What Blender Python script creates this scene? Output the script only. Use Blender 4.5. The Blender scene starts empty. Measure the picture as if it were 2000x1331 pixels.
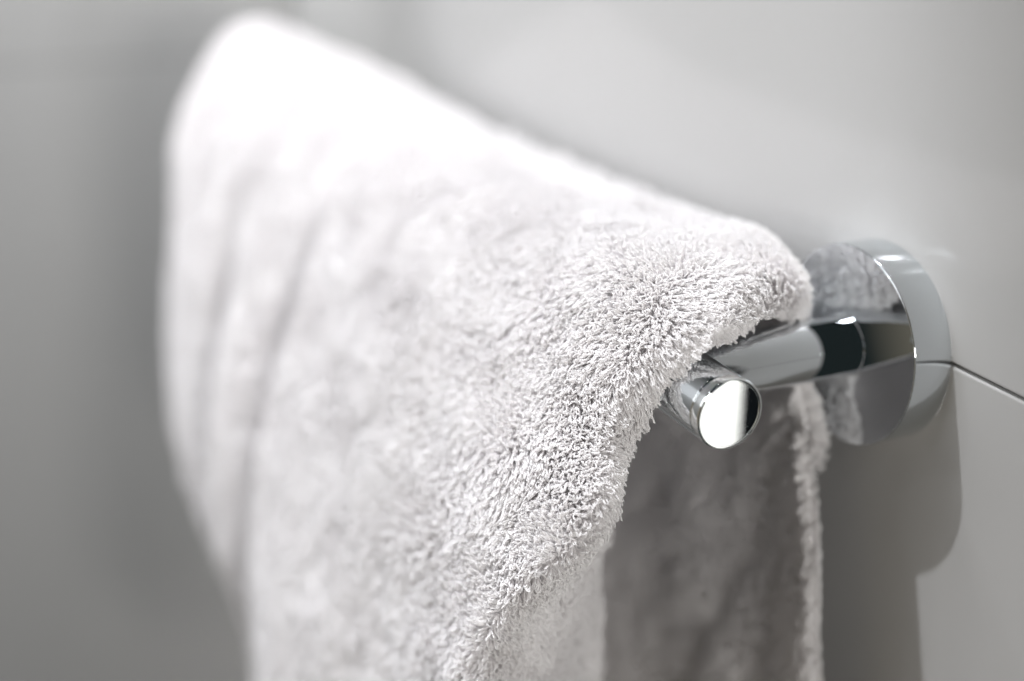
import bpy, math
import numpy as np
from mathutils import Matrix, Vector

S = 0.001            # everything below is designed in millimetres
sc = bpy.context.scene
C = sc.collection

# ------------------------------------------------------------------ camera
cam = bpy.data.cameras.new('camera')
cam.sensor_width = 36.0
cam.sensor_fit = 'HORIZONTAL'
cam.lens = 45.12
cam.clip_start = 0.01
cam.clip_end = 50
cam.dof.use_dof = True
cam.dof.focus_distance = 0.298
cam.dof.aperture_fstop = 3.2
co = bpy.data.objects.new('camera', cam)
C.objects.link(co)
R = Matrix(((-0.41130577, 0.33429098, -0.84798414),
            (-0.91148569, -0.14612346, 0.38450197),
            (0.00462516, 0.93107329, 0.36480287)))
co.matrix_world = Matrix.Translation(Vector((-242.79, 214.83, 120.24)) * S) @ R.to_4x4()
sc.camera = co

# ------------------------------------------------------------------ world and lamps
w = bpy.data.worlds.new('World')
sc.world = w
w.use_nodes = True
wn = w.node_tree
bg = wn.nodes['Background']
bg.inputs['Strength'].default_value = 1.0
tc = wn.nodes.new('ShaderNodeTexCoord')
sep = wn.nodes.new('ShaderNodeSeparateXYZ')
wn.links.new(tc.outputs['Generated'], sep.inputs[0])
ramp = wn.nodes.new('ShaderNodeValToRGB')       # dim room, with a warm fill added straight out from the wall
ramp.color_ramp.elements[0].position = 0.66
ramp.color_ramp.elements[0].color = (0.016, 0.021, 0.021, 1)
ramp.color_ramp.elements[1].position = 0.84
ramp.color_ramp.elements[1].color = (0.22, 0.19, 0.145, 1)
wn.links.new(sep.outputs['Y'], ramp.inputs['Fac'])
wn.links.new(ramp.outputs['Color'], bg.inputs['Color'])

def aim(o, target):
    d = Vector(target) * S - o.location
    o.rotation_euler = d.to_track_quat('-Z', 'Y').to_euler()

def spot(name, pos, target, power, radius, cone, blend, col):
    l = bpy.data.lights.new(name, 'SPOT')
    l.energy = power
    l.shadow_soft_size = radius * S
    l.spot_size = math.radians(cone)
    l.spot_blend = blend
    l.color = col
    o = bpy.data.objects.new(name, l)
    C.objects.link(o)
    o.location = Vector(pos) * S
    aim(o, target)
    return o

def area(name, pos, target, power, sx, sy, col):
    l = bpy.data.lights.new(name, 'AREA')
    l.shape = 'RECTANGLE'
    l.size = sx * S
    l.size_y = sy * S
    l.energy = power
    l.color = col
    o = bpy.data.objects.new(name, l)
    C.objects.link(o)
    o.location = Vector(pos) * S
    aim(o, target)
    return o

LD = Vector((.243, .304, .921))
key = spot('ceiling_or_fill_spot', tuple(LD * 1200), (160, 60, 0), 50.0, 9, 24, 0.6, (0.965, 0.975, 1.0))
spot('ceiling_or_fill_spot', tuple(LD * 1200 + Vector((40, 10, 20))), (320, 60, 0), 4.0, 8, 26, 1.0, (1.0, 0.995, 1.0))  # added fill, carries the lit wall on towards the corner
spot('ceiling_or_fill_spot', (324, 184, 1140), (100, 0, -30), 3.0, 7, 50, 1.0, (1.0, 0.98, 0.95))
spot('ceiling_or_fill_spot', (500, 700, 900), (110, 0, 30), 4.0, 30, 24, 1.0, (0.965, 0.975, 1.0))  # another added fill spot, from the room side
area('soft_front_fill', (260, 900, 420), (180, 80, -60), 2.8, 500, 500, (0.94, 0.96, 1.0))  # added fill for the towel front, no actual fitting
area('soft_side_fill', (-900, 160, 100), (60, 80, -60), 3.2, 200, 120, (1.0, 0.965, 0.92))  # added fill from the near end, no doorway there
spot('wall_fill_spot', (490, 170, 420), (490, 0, 70), 6.5, 30, 46, 1.0, (0.97, 0.98, 1.0))  # fill added to brighten the tiled wall by the corner
spot('wall_fill_spot', (330, 330, 520), (568, 250, 20), 11.0, 110, 70, 1.0, (0.97, 0.98, 1.0))  # fill added to brighten the back wall
for pos in ((480, 912, 1112), (100, 915, 1180)):        # two small downlights further into the room
    spot('downlight', pos, (0, 30, 0), 1.6, 8, 30, 0.5, (1.0, 1.0, 1.0))

sc.view_settings.view_transform = 'Standard'
sc.view_settings.look = 'None'
sc.view_settings.exposure = 0.26
sc.view_settings.gamma = 1.0
sc.view_settings.use_curve_mapping = False
sc.cycles.use_denoising = True
sc.cycles.max_bounces = 24
sc.cycles.diffuse_bounces = 20
sc.cycles.glossy_bounces = 8
sc.cycles.transmission_bounces = 24
sc.cycles.sample_clamp_indirect = 40.0
sc.cycles.blur_glossy = 0.2

# ------------------------------------------------------------------ materials
def principled(name, base, rough, metal=0.0, **kw):
    m = bpy.data.materials.new(name)
    m.use_nodes = True
    b = m.node_tree.nodes['Principled BSDF']
    b.inputs['Base Color'].default_value = (*base, 1)
    b.inputs['Roughness'].default_value = rough
    b.inputs['Metallic'].default_value = metal
    for k, v in kw.items():
        b.inputs[k].default_value = v
    return m, m.node_tree, b

def noise_to(nt, b, sock, scale, lo, hi, detail=4, stretch=None):
    n = nt.nodes.new('ShaderNodeTexNoise')
    n.inputs['Scale'].default_value = scale
    n.inputs['Detail'].default_value = detail
    tc = nt.nodes.new('ShaderNodeTexCoord')
    if stretch:
        mp = nt.nodes.new('ShaderNodeMapping')
        mp.inputs['Scale'].default_value = stretch
        nt.links.new(tc.outputs['Object'], mp.inputs['Vector'])
        nt.links.new(mp.outputs['Vector'], n.inputs['Vector'])
    else:
        nt.links.new(tc.outputs['Object'], n.inputs['Vector'])
    r = nt.nodes.new('ShaderNodeMapRange')
    r.inputs['From Min'].default_value = 0.3
    r.inputs['From Max'].default_value = 0.7
    r.inputs['To Min'].default_value = lo
    r.inputs['To Max'].default_value = hi
    nt.links.new(n.outputs['Fac'], r.inputs['Value'])
    if sock:
        nt.links.new(r.outputs['Result'], b.inputs[sock])
    return r

chrome, nt, b = principled('chrome', (0.74, 0.77, 0.79), 0.03, 1.0)
noise_to(nt, b, 'Roughness', 90, 0.006, 0.022)

scratched, nt, b = principled('polished_cap', (0.86, 0.88, 0.88), 0.02, 1.0)
r = noise_to(nt, b, None, 260, 0, 1, 6, (1, 1, 9))
bp = nt.nodes.new('ShaderNodeBump')
bp.inputs['Strength'].default_value = 0.02
bp.inputs['Distance'].default_value = 0.0001
nt.links.new(r.outputs['Result'], bp.inputs['Height'])
nt.links.new(bp.outputs['Normal'], b.inputs['Normal'])

tile, nt, b = principled('glazed_tile', (0.52, 0.52, 0.517), 0.13)
noise_to(nt, b, 'Roughness', 12, 0.10, 0.16)
r = noise_to(nt, b, None, 7, 0, 1, 2)
bp = nt.nodes.new('ShaderNodeBump')
bp.inputs['Strength'].default_value = 0.12
bp.inputs['Distance'].default_value = 0.0006
nt.links.new(r.outputs['Result'], bp.inputs['Height'])
nt.links.new(bp.outputs['Normal'], b.inputs['Normal'])

grout, nt, b = principled('grout', (0.10, 0.10, 0.10), 0.9)

cotton = bpy.data.materials.new('white_terry_cotton')
cotton.use_nodes = True
nt = cotton.node_tree
nt.nodes.clear()
out = nt.nodes.new('ShaderNodeOutputMaterial')
dif = nt.nodes.new('ShaderNodeBsdfDiffuse')
tra = nt.nodes.new('ShaderNodeBsdfTranslucent')
glo = nt.nodes.new('ShaderNodeBsdfGlossy')
dif.inputs['Color'].default_value = (0.984, 0.984, 0.992, 1)
tra.inputs['Color'].default_value = (0.97, 0.95, 0.945, 1)
glo.inputs['Color'].default_value = (0.9, 0.9, 0.9, 1)
glo.inputs['Roughness'].default_value = 0.42
m1 = nt.nodes.new('ShaderNodeMixShader')
m1.inputs[0].default_value = 0.38
m2 = nt.nodes.new('ShaderNodeMixShader')
m2.inputs[0].default_value = 0.06
nt.links.new(dif.outputs[0], m1.inputs[1]); nt.links.new(tra.outputs[0], m1.inputs[2])
nt.links.new(m1.outputs[0], m2.inputs[1]); nt.links.new(glo.outputs[0], m2.inputs[2])
nt.links.new(m2.outputs[0], out.inputs['Surface'])

# ------------------------------------------------------------------ mesh helpers
def mesh_obj(name, V, F, mat, parent=None, smooth=True, loc=None):
    me = bpy.data.meshes.new(name)
    me.from_pydata([tuple(v * S for v in p) for p in V], [], F)
    me.materials.append(mat)
    if smooth:
        me.polygons.foreach_set('use_smooth', [True] * len(me.polygons))
    me.update()
    o = bpy.data.objects.new(name, me)
    C.objects.link(o)
    if parent: o.parent = parent
    if loc: o.location = Vector(loc) * S
    return o

def lathe(name, prof, axis, mat, parent=None, n=160, loc=(0, 0, 0)):
    """prof: (distance along axis, radius); closes with single points where radius is 0"""
    V = []; F = []; rows = []
    for a, r in prof:
        if r == 0:
            rows.append([len(V)] * n)
            V.append((a, 0, 0) if axis == 'x' else (0, a, 0))
        else:
            row = []
            for i in range(n):
                t = 2 * math.pi * i / n
                c, s = r * math.cos(t), r * math.sin(t)
                row.append(len(V))
                V.append((a, c, s) if axis == 'x' else (c, a, s))
            rows.append(row)
    for A, B in zip(rows[:-1], rows[1:]):
        for i in range(n):
            j = (i + 1) % n
            f = [A[i], A[j], B[j], B[i]]
            g = []
            for k in f:
                if k not in g: g.append(k)
            if len(g) > 2: F.append(g)
    o = mesh_obj(name, V, F, mat, parent, True, loc)
    me = o.data
    import bmesh
    bm = bmesh.new(); bm.from_mesh(me)
    bmesh.ops.recalc_face_normals(bm, faces=bm.faces)
    for e in bm.edges:
        if len(e.link_faces) == 2 and e.calc_face_angle() > math.radians(24):
            e.smooth = False
    bm.to_mesh(me); bm.free()
    return o

def rounded(a0, r0, a1, r1, k, steps=4):
    """quarter round from (a0,r0) to (a1,r1)"""
    pts = []
    for i in range(steps + 1):
        t = i / steps * math.pi / 2
        if k == 'side_to_face':
            pts.append((a0 + (a1 - a0) * math.sin(t), r1 + (r0 - r1) * math.cos(t)))
        else:
            pts.append((a1 + (a0 - a1) * math.cos(t), r0 + (r1 - r0) * math.sin(t)))
    return pts

# ------------------------------------------------------------------ walls
ZJ = 2.4
def wall_profile(joints, z0, z1, gap=0.8, rad=0.7, depth=1.6):
    """outline points (y, z) going up, plus which spans are grout"""
    P = [(0, z0)]; G = []
    for z in joints:
        lo, hi = z - gap / 2, z + gap / 2
        for i in range(6):
            t = i / 5 * math.pi / 2
            P.append((-rad + rad * math.cos(t), lo - rad + rad * math.sin(t)))
        P.append((-depth, lo)); G.append(len(P) - 1)
        P.append((-depth, hi))
        for i in range(6):
            t = i / 5 * math.pi / 2
            P.append((-rad + rad * math.sin(t), hi + rad - rad * math.cos(t)))
    P.append((0, z1))
    return P, G

def wall(name, joints, along, thick=14):
    P, G = wall_profile(joints, -900, 700)
    a0, a1 = along['range']
    V = []; F = []; mats = []
    def pt(a, y, z):
        return (a, y, z) if along['axis'] == 'x' else (along['at'] - y, a, z)
    n = len(P)
    for a in (a0, a1):
        for y, z in P: V.append(pt(a, y, z))
        V.append(pt(a, -thick, P[-1][1])); V.append(pt(a, -thick, P[0][1]))
    m = n + 2
    for i in range(m):
        j = (i + 1) % m
        F.append((i, j, m + j, m + i)); mats.append(1 if i in G else 0)
    F.append(tuple(range(m - 1, -1, -1))); mats.append(0)
    F.append(tuple(range(m, 2 * m))); mats.append(0)
    me = bpy.data.meshes.new(name)
    me.from_pydata([tuple(v * S for v in p) for p in V], [], F)
    me.materials.append(tile); me.materials.append(grout)
    me.polygons.foreach_set('material_index', mats)
    me.update()
    o = bpy.data.objects.new(name, me); C.objects.link(o)
    import bmesh
    bm = bmesh.new(); bm.from_mesh(me)
    bmesh.ops.recalc_face_normals(bm, faces=bm.faces)
    bm.to_mesh(me); bm.free()
    o['kind'] = 'structure'
    return o

wall('tiled_wall', [-597.6, -297.6, ZJ, 302.4], {'axis': 'x', 'range': (-82, 561)})
wall('back_wall', [-6], {'axis': 'y', 'range': (-14, 1300), 'at': 568})


# ------------------------------------------------------------------ towel rail
rail = bpy.data.objects.new('towel_rail', None)
C.objects.link(rail)
rail.empty_display_size = 0.02
rail['label'] = 'chrome towel rail with round wall flange and capped bar end, under the white towel'
rail['category'] = 'towel rail'

FR, FT, PR, BR, BY, CE = 26.0, 11.3, 7.9, 8.6, 62.0, -24.6
lathe('wall_flange', [(0.0, 0), (0.0, FR - .2), (0.25, FR)] + [(FT - .3, FR)] +
      rounded(FT - .3, FR, FT, FR - .3, 'side_to_face')[1:] + [(FT, 0)], 'y', chrome, rail, 220)
lathe('post', [(FT + 0.02, 0), (FT + .02, PR + .25), (FT + .35, PR + .25), (FT + .45, PR), (BY, PR), (BY, 0)], 'y', chrome, rail, 160)
G0 = CE + 3.2
bar = lathe('bar', [(G0, 0), (G0, BR - .35)] + rounded(G0, BR - .35, G0 + .35, BR, 'face_to_side')[1:] +
      [(322, BR), (322, 0)], 'x', chrome, rail, 180, (0, BY, 0))
cap = lathe('end_cap', [(G0 - .12, 0), (G0 - .12, BR - .3)] + [(G0 - .38, BR)] + [(CE + .55, BR)] +
      rounded(CE + .55, BR, CE, BR - .55, 'side_to_face')[1:] + [(CE + .01, BR - .9), (CE + .16, BR - 1.0), (CE + .16, 0)],
      'x', scratched, rail, 180, (0, BY, 0))

# ------------------------------------------------------------------ unseen glowing card and black strip, added for the bar end to mirror
panel = bpy.data.objects.new('reflection_card', None)
C.objects.link(panel)
panel.location = Vector((-130, 0, -60)) * S
panel['label'] = 'added glowing card with a black strip beside the tiles, seen only mirrored in the bar end'
panel['category'] = 'wall light'
def box(name, lo, hi, mat, parent):
    V = [(x, y, z) for x in (lo[0], hi[0]) for y in (lo[1], hi[1]) for z in (lo[2], hi[2])]
    F = [(0, 1, 3, 2), (4, 6, 7, 5), (0, 4, 5, 1), (2, 3, 7, 6), (0, 2, 6, 4), (1, 5, 7, 3)]
    return mesh_obj(name, V, F, mat, parent, False)
black, nt, b = principled('black_card', (0.006, 0.008, 0.011), 0.25)
glow = bpy.data.materials.new('glow_card')
glow.use_nodes = True
b = glow.node_tree.nodes['Principled BSDF']
b.inputs['Base Color'].default_value = (0.8, 0.8, 0.8, 1)
b.inputs['Emission Color'].default_value = (1, 0.99, 0.95, 1)
b.inputs['Emission Strength'].default_value = 0.95
box('dark_strip', (21.5, -14, -90), (47.5, -0.5, 160), black, panel)
box('glow_strip', (-60, -14, -90), (21.3, -1.5, 160), glow, panel)

# ------------------------------------------------------------------ towel
# control net: rows go from the near edge (hem by the post) to the far edge, columns run
# from the bottom of the wall side, over the rail, to the bottom of the room side (X, Y, Z in mm)
NET = [
 [(-24,18.5,-200),(-15,18.5,-110),(-8,18.5,-60),(3,18.5,-24),(9,19,2),(2,28,12),(-6,46,15),(-13,62,15.5),(-8,73,5),(-6,78,-12),(-5,82,-25),(7,78,-41),(22,71,-62),(25,67,-92),(20,66,-170)],
 [(-14,17,-200),(-8,17,-110),(0,16,-60),(7,15,-24),(16,16,6),(7,25,18),(-1,46,20.5),(-6,64,18.1),(-2,77,6.8),(-5,84,-9),(-14,89,-20),(-15,96,-32),(-10,102,-43),(-3,107,-60),(4,112,-95)],
 [(15,16,-200),(18,15,-110),(24,14,-60),(28,13,-24),(32,13,9),(28,22,21.5),(20,43,23.5),(14,67,24),(15,82,7.6),(14,90,-8),(6,97,-19),(2,104,-34),(6,110,-51),(14,115,-72),(26,119,-108)],
 [(55,15,-200),(58,14,-110),(60,13,-60),(62,12,-24),(62,11,10),(60,18,15.5),(57,42,22),(54,70,22),(54,86,7.6),(52,98,-10),(44,106,-28),(40,113,-50),(46,118,-76),(60,123,-104),(76,127,-145)],
 [(120,16,-200),(120,15,-110),(120,14,-60),(120,13,-24),(120,12,10),(120,18,13),(119,42,21),(118,72,22),(118,89,10),(118,102,-12),(112,114,-38),(108,123,-68),(108,131,-100),(110,138,-138),(112,142,-200)],
 [(190,18,-200),(190,16,-110),(190,15,-60),(190,14,-24),(190,14,10),(190,19,12),(190,43,20),(190,74,24),(190,93,12),(188,106,-10),(187,117,-42),(186,128,-78),(184,134,-120),(178,128,-170),(158,124,-250)],
 [(255,22,-200),(256,20,-110),(257,19,-60),(258,18,-24),(260,17,10),(261,20,13),(262,44,22),(262,78,28),(262,100,16.4),(260,113,-8),(258,124,-44),(254,132,-86),(236.6,130,-134),(209.2,120,-190),(179.8,104,-270)],
 [(300,28,-200),(302,26,-110),(304,24,-60),(306,23,-24),(310,18,10),(314,26,19),(318,52,31),(322,83,43),(322,104,26),(320,117,-2),(312,124,-40),(308,132,-90),(286,136,-132),(232,126,-185),(171,118,-270)],
 [(306,32,-200),(308,30,-110),(310,29,-60),(314,28,-24),(320,28,6),(328,40,22),(334,62,32),(338,80,38),(338,98,22),(336,110,-4),(328,116,-42),(320,126,-90),(296,128,-135),(240,118,-188),(177,108,-270)],
]
NET = np.array(NET, float)

def catmull(P, t):
    """P: (n, ..., 3) sampled at real positions t in 0..n-1 with non-zero tension"""
    n = len(P)
    i = np.clip(np.floor(t).astype(int), 0, n - 2); f = t - i
    p0 = P[np.clip(i - 1, 0, n - 1)]; p1 = P[i]; p2 = P[i + 1]; p3 = P[np.clip(i + 2, 0, n - 1)]
    f = f.reshape((-1,) + (1,) * (P.ndim - 1))
    return 0.5 * (2 * p1 + (p2 - p0) * f + (2 * p0 - 5 * p1 + 4 * p2 - p3) * f ** 2 + (3 * p1 - p0 - 3 * p2 + p3) * f ** 3)

rng = np.random.default_rng(11)
def lattice_noise(seed, shape=(64, 64, 64)):
    return np.random.default_rng(seed).uniform(-1, 1, shape)
LAT = [lattice_noise(s) for s in (1, 2, 3)]
def vnoise(P, scale, k=0):
    """smooth value noise of points (...,3) with features of size `scale` mm"""
    L = LAT[k]; q = P / scale + 17.3 + 5.1 * k
    i = np.floor(q).astype(int); f = q - i; f = f * f * (3 - 2 * f)
    o = 0
    for a in (0, 1):
        for b_ in (0, 1):
            for c in (0, 1):
                wgt = (f[..., 0] if a else 1 - f[..., 0]) * (f[..., 1] if b_ else 1 - f[..., 1]) * (f[..., 2] if c else 1 - f[..., 2])
                o = o + wgt * L[(i[..., 0] + a) % 64, (i[..., 1] + b_) % 64, (i[..., 2] + c) % 64]
    return o

NU, NV = 340, 520
uu = np.linspace(0, NET.shape[0] - 1, NU)
vv = np.linspace(0, NET.shape[1] - 1, NV)
G = catmull(NET, uu)                                   # NU x cols x 3
G = catmull(np.swapaxes(G, 0, 1), vv)                  # NV x NU x 3
G = np.swapaxes(G, 0, 1)                               # NU x NV x 3

def normals(G):
    du = np.gradient(G, axis=0); dv = np.gradient(G, axis=1)
    n = np.cross(dv, du)
    n /= np.linalg.norm(n, axis=-1, keepdims=True) + 1e-9
    return n
N = normals(G)
# make sure the normal points out of the fold (upwards on the crown)
if N[NU // 2, int(NV * .45), 2] < 0: N = -N; FLIP = True
else: FLIP = False

# soft rumples and the two hanging pleats near the far edge
front = np.clip((vv - 7.2) / 1.5, 0, 1)[None, :]
X, Z = G[..., 0], G[..., 2]
def pleat(xc0, slope, depth, width, ztop):
    xc = xc0 + slope * (-Z)
    return -depth * np.exp(-((X - xc) / width) ** 2) * np.clip((ztop - Z) / 45, 0, 1)
disp = front * (pleat(166, 0.02, 9, 8, 6) + pleat(236, -0.04, 11, 6, 0))
disp = disp + front * (3.5 * np.exp(-((X - 200) / 13) ** 2) * np.clip((0 - Z) / 60, 0, 1))
back = np.clip((4.2 - vv) / 1.2, 0, 1)[None, :]
disp = disp + back * (2.4 * vnoise(G * np.array([1, 1, .45]), 22, 2) + 1.8 * np.exp(-((X - 20 + 0.42 * (Z + 60)) / 7) ** 2))
disp = disp + 1.6 * vnoise(G, 34, 0) * (0.4 + 0.6 * front) + 0.7 * vnoise(G, 12, 1)
G = G + N * disp[..., None]
# slow weave of the near hem
G[..., 0] += (1.6 * vnoise(G, 13, 2) * np.exp(-uu / 0.8)[:, None])
N = normals(G)
if FLIP: N = -N

TH = 0.8
def bilin(A, u, v):
    iu = np.clip(np.floor(u).astype(int), 0, A.shape[0] - 2); iv = np.clip(np.floor(v).astype(int), 0, A.shape[1] - 2)
    fu = (u - iu)[:, None]; fv = (v - iv)[:, None]
    return (A[iu, iv] * (1 - fu) * (1 - fv) + A[iu + 1, iv] * fu * (1 - fv) + A[iu, iv + 1] * (1 - fu) * fv + A[iu + 1, iv + 1] * fu * fv)

# base cloth: outer and inner sheet joined round the edges
sub = 2
Gs = G[::sub, ::sub]; Ns = N[::sub, ::sub]
a, bcols = Gs.shape[:2]
outer = (Gs).reshape(-1, 3); inner = (Gs - TH * Ns).reshape(-1, 3)
BV = np.concatenate([outer, inner])
idx = np.arange(a * bcols).reshape(a, bcols)
q = np.stack([idx[:-1, :-1], idx[1:, :-1], idx[1:, 1:], idx[:-1, 1:]], -1).reshape(-1, 4)
off = a * bcols
faces = [q, q[:, ::-1] + off]
def edge_faces(e):
    return np.stack([e[:-1], e[1:], e[1:] + off, e[:-1] + off], -1)
for e in (idx[0, :], idx[-1, :], idx[:, 0], idx[:, -1]): faces.append(edge_faces(e))
BF = np.concatenate(faces)

# terry loops, every loop a small closed thread standing on the cloth
SD = 4
def loops(sel, count, H, W, rad, side, seed, rings=7):
    """sel: sampling weight over the grid cells"""
    g = np.random.default_rng(seed)
    dA = np.linalg.norm(np.cross(G[1:, :-1] - G[:-1, :-1], G[:-1, 1:] - G[:-1, :-1]), axis=-1) * sel
    # stratified: jittered cumulative area keeps the spacing even
    cum = np.cumsum(dA.ravel()); tot = cum[-1]
    k = np.searchsorted(cum, (np.arange(count) + g.uniform(0, 1, count)) / count * tot)
    k = np.clip(k, 0, len(cum) - 1)
    iu, iv = np.divmod(k, NV - 1)
    u = iu + g.uniform(0, 1, count); v = iv + g.uniform(0, 1, count)
    P = bilin(G, u, v); n = bilin(N, u, v) * side
    if side < 0: P = P + n * (TH - .3)
    ub = u / (NU - 1) * (NET.shape[0] - 1)
    dcell = bilin(np.gradient(G, axis=0), u, v)
    du = dcell / (np.linalg.norm(dcell, axis=1, keepdims=True) + 1e-9)
    # fan outwards over the near and far edges
    d_near = np.linalg.norm(P - bilin(G, np.zeros(count), v), axis=1)
    wn = np.exp(-d_near / 3.0)[:, None]
    fan = 1.3 if side > 0 else np.where(v / (NV - 1) * (NET.shape[1] - 1) > 3.4, 1.3, 0.5)[:, None]
    n = n - du * wn * fan
    n /= np.linalg.norm(n, axis=1, keepdims=True)
    # lean: combed mostly downhill with wandering tufts
    t1 = np.stack([vnoise(P, 13, 0), vnoise(P, 13, 1), vnoise(P, 13, 2)], -1)
    lean = t1 * 1.1 + np.array([-0.30, 0.15, -0.45]) + g.normal(0, .22, (count, 3))
    lean -= n * (lean * n).sum(1, keepdims=True)
    h = H * g.uniform(.72, 1.2, count) * (1 + .18 * vnoise(P, 6, 1))
    ww = W * g.uniform(.55, 1.3, count)
    wd = np.cross(n, lean + g.normal(0, .5, (count, 3)))
    wd /= np.linalg.norm(wd, axis=1, keepdims=True) + 1e-9
    tw = g.normal(0, .9, count)
    nw = np.cross(n, wd)
    tau = np.linspace(-1, 1, rings)
    ctr = []
    for t_ in tau:
        hh = np.cos(t_ * np.pi / 2) ** .75 if abs(t_) < 1 else 0.0
        x = ww * math.sin(math.pi * t_) * .9
        ang = tw * hh
        wdir = wd * np.cos(ang)[:, None] + nw * np.sin(ang)[:, None]
        c = P + n * (h * hh * .92 - .3)[:, None] + lean * (h * hh ** 2 * .75)[:, None] + wdir * x[:, None]
        ctr.append(c)
    ctr = np.stack(ctr, 1)                                # count x rings x 3
    tan = np.gradient(ctr, axis=1)
    tan /= np.linalg.norm(tan, axis=-1, keepdims=True) + 1e-9
    ref = nw[:, None, :] + 0 * tan
    s1 = np.cross(tan, ref); s1 /= np.linalg.norm(s1, axis=-1, keepdims=True) + 1e-9
    s2 = np.cross(tan, s1)
    rr = rad * g.uniform(.8, 1.2, count)[:, None, None]
    vs = []
    for k_ in range(SD):
        an = 2 * math.pi * k_ / SD
        vs.append(ctr + rr * (s1 * math.cos(an) + s2 * math.sin(an)))
    V = np.stack(vs, 2).reshape(-1, 3)                    # count, rings, 3
    base = (np.arange(count) * rings * SD)[:, None, None]
    ri = (np.arange(rings - 1) * SD)[None, :, None]
    ki = np.arange(SD)[None, None, :]; kj = (ki + 1) % SD
    F = np.stack([base + ri + ki, base + ri + kj, base + ri + SD + kj, base + ri + SD + ki], -1).reshape(-1, 4)
    return V, F

uc = 0.5 * (uu[1:] + uu[:-1])[:, None]; vc = 0.5 * (vv[1:] + vv[:-1])[None, :]
def sstep(x, a, b_): 
    t = np.clip((x - a) / (b_ - a), 0, 1); return t * t * (3 - 2 * t)
near = (1 - sstep(uc, 3.3, 4.6)) * sstep(vc, 2.5, 3.2)
far = sstep(uc, 3.2, 4.4) * sstep(vc, 3.5, 4.2)
VV = [BV]; FF = [BF]; n0 = len(BV)
for args in (
    (near, 85000, 4.0, .60, .195, 1, 21, 9),
    (far, 42000, 3.6, .7, .31, 1, 22, 6),
    ((1 - sstep(uc, 3.4, 4.2)) * (1 - sstep(vc, 5.5, 6.5)) + (1 - sstep(uc, 1.4, 1.8)) * sstep(vc, 5.5, 6.5), 24000, 4.0, .8, .30, -1, 23, 6),
    ((1 - sstep(uc, .05, .15)) * sstep(vc, -1, -.5), 3500, 2.6, .5, .25, 1, 25, 7),
    ((1 - sstep(uc, .1, .3)) * sstep(vc, 3.2, 3.8) * (1 - sstep(vc, 7.5, 8)), 2600, 3.4, .5, .2, -1, 27, 7),
    ((1 - sstep(uc, .05, .2)) * (1 - sstep(vc, 4, 4.5)), 1800, 2.0, .6, .26, -1, 26, 6)):
    v_, f_ = loops(*args)
    VV.append(v_); FF.append(f_ + n0); n0 += len(v_)
V = np.concatenate(VV) * S; F = np.concatenate(FF)
me = bpy.data.meshes.new('towel')
me.vertices.add(len(V)); me.vertices.foreach_set('co', V.astype(np.float32).ravel())
me.loops.add(len(F) * 4); me.loops.foreach_set('vertex_index', F.astype(np.int32).ravel())
me.polygons.add(len(F))
me.polygons.foreach_set('loop_start', (np.arange(len(F)) * 4).astype(np.int32))
me.polygons.foreach_set('use_smooth', np.arange(len(F)) < len(BF))
me.materials.append(cotton)
me.update(calc_edges=True)
towel = bpy.data.objects.new('towel', me)
C.objects.link(towel)
towel['label'] = 'fluffy white terry towel draped over the chrome rail, out of focus at its far end'
towel['category'] = 'towel'
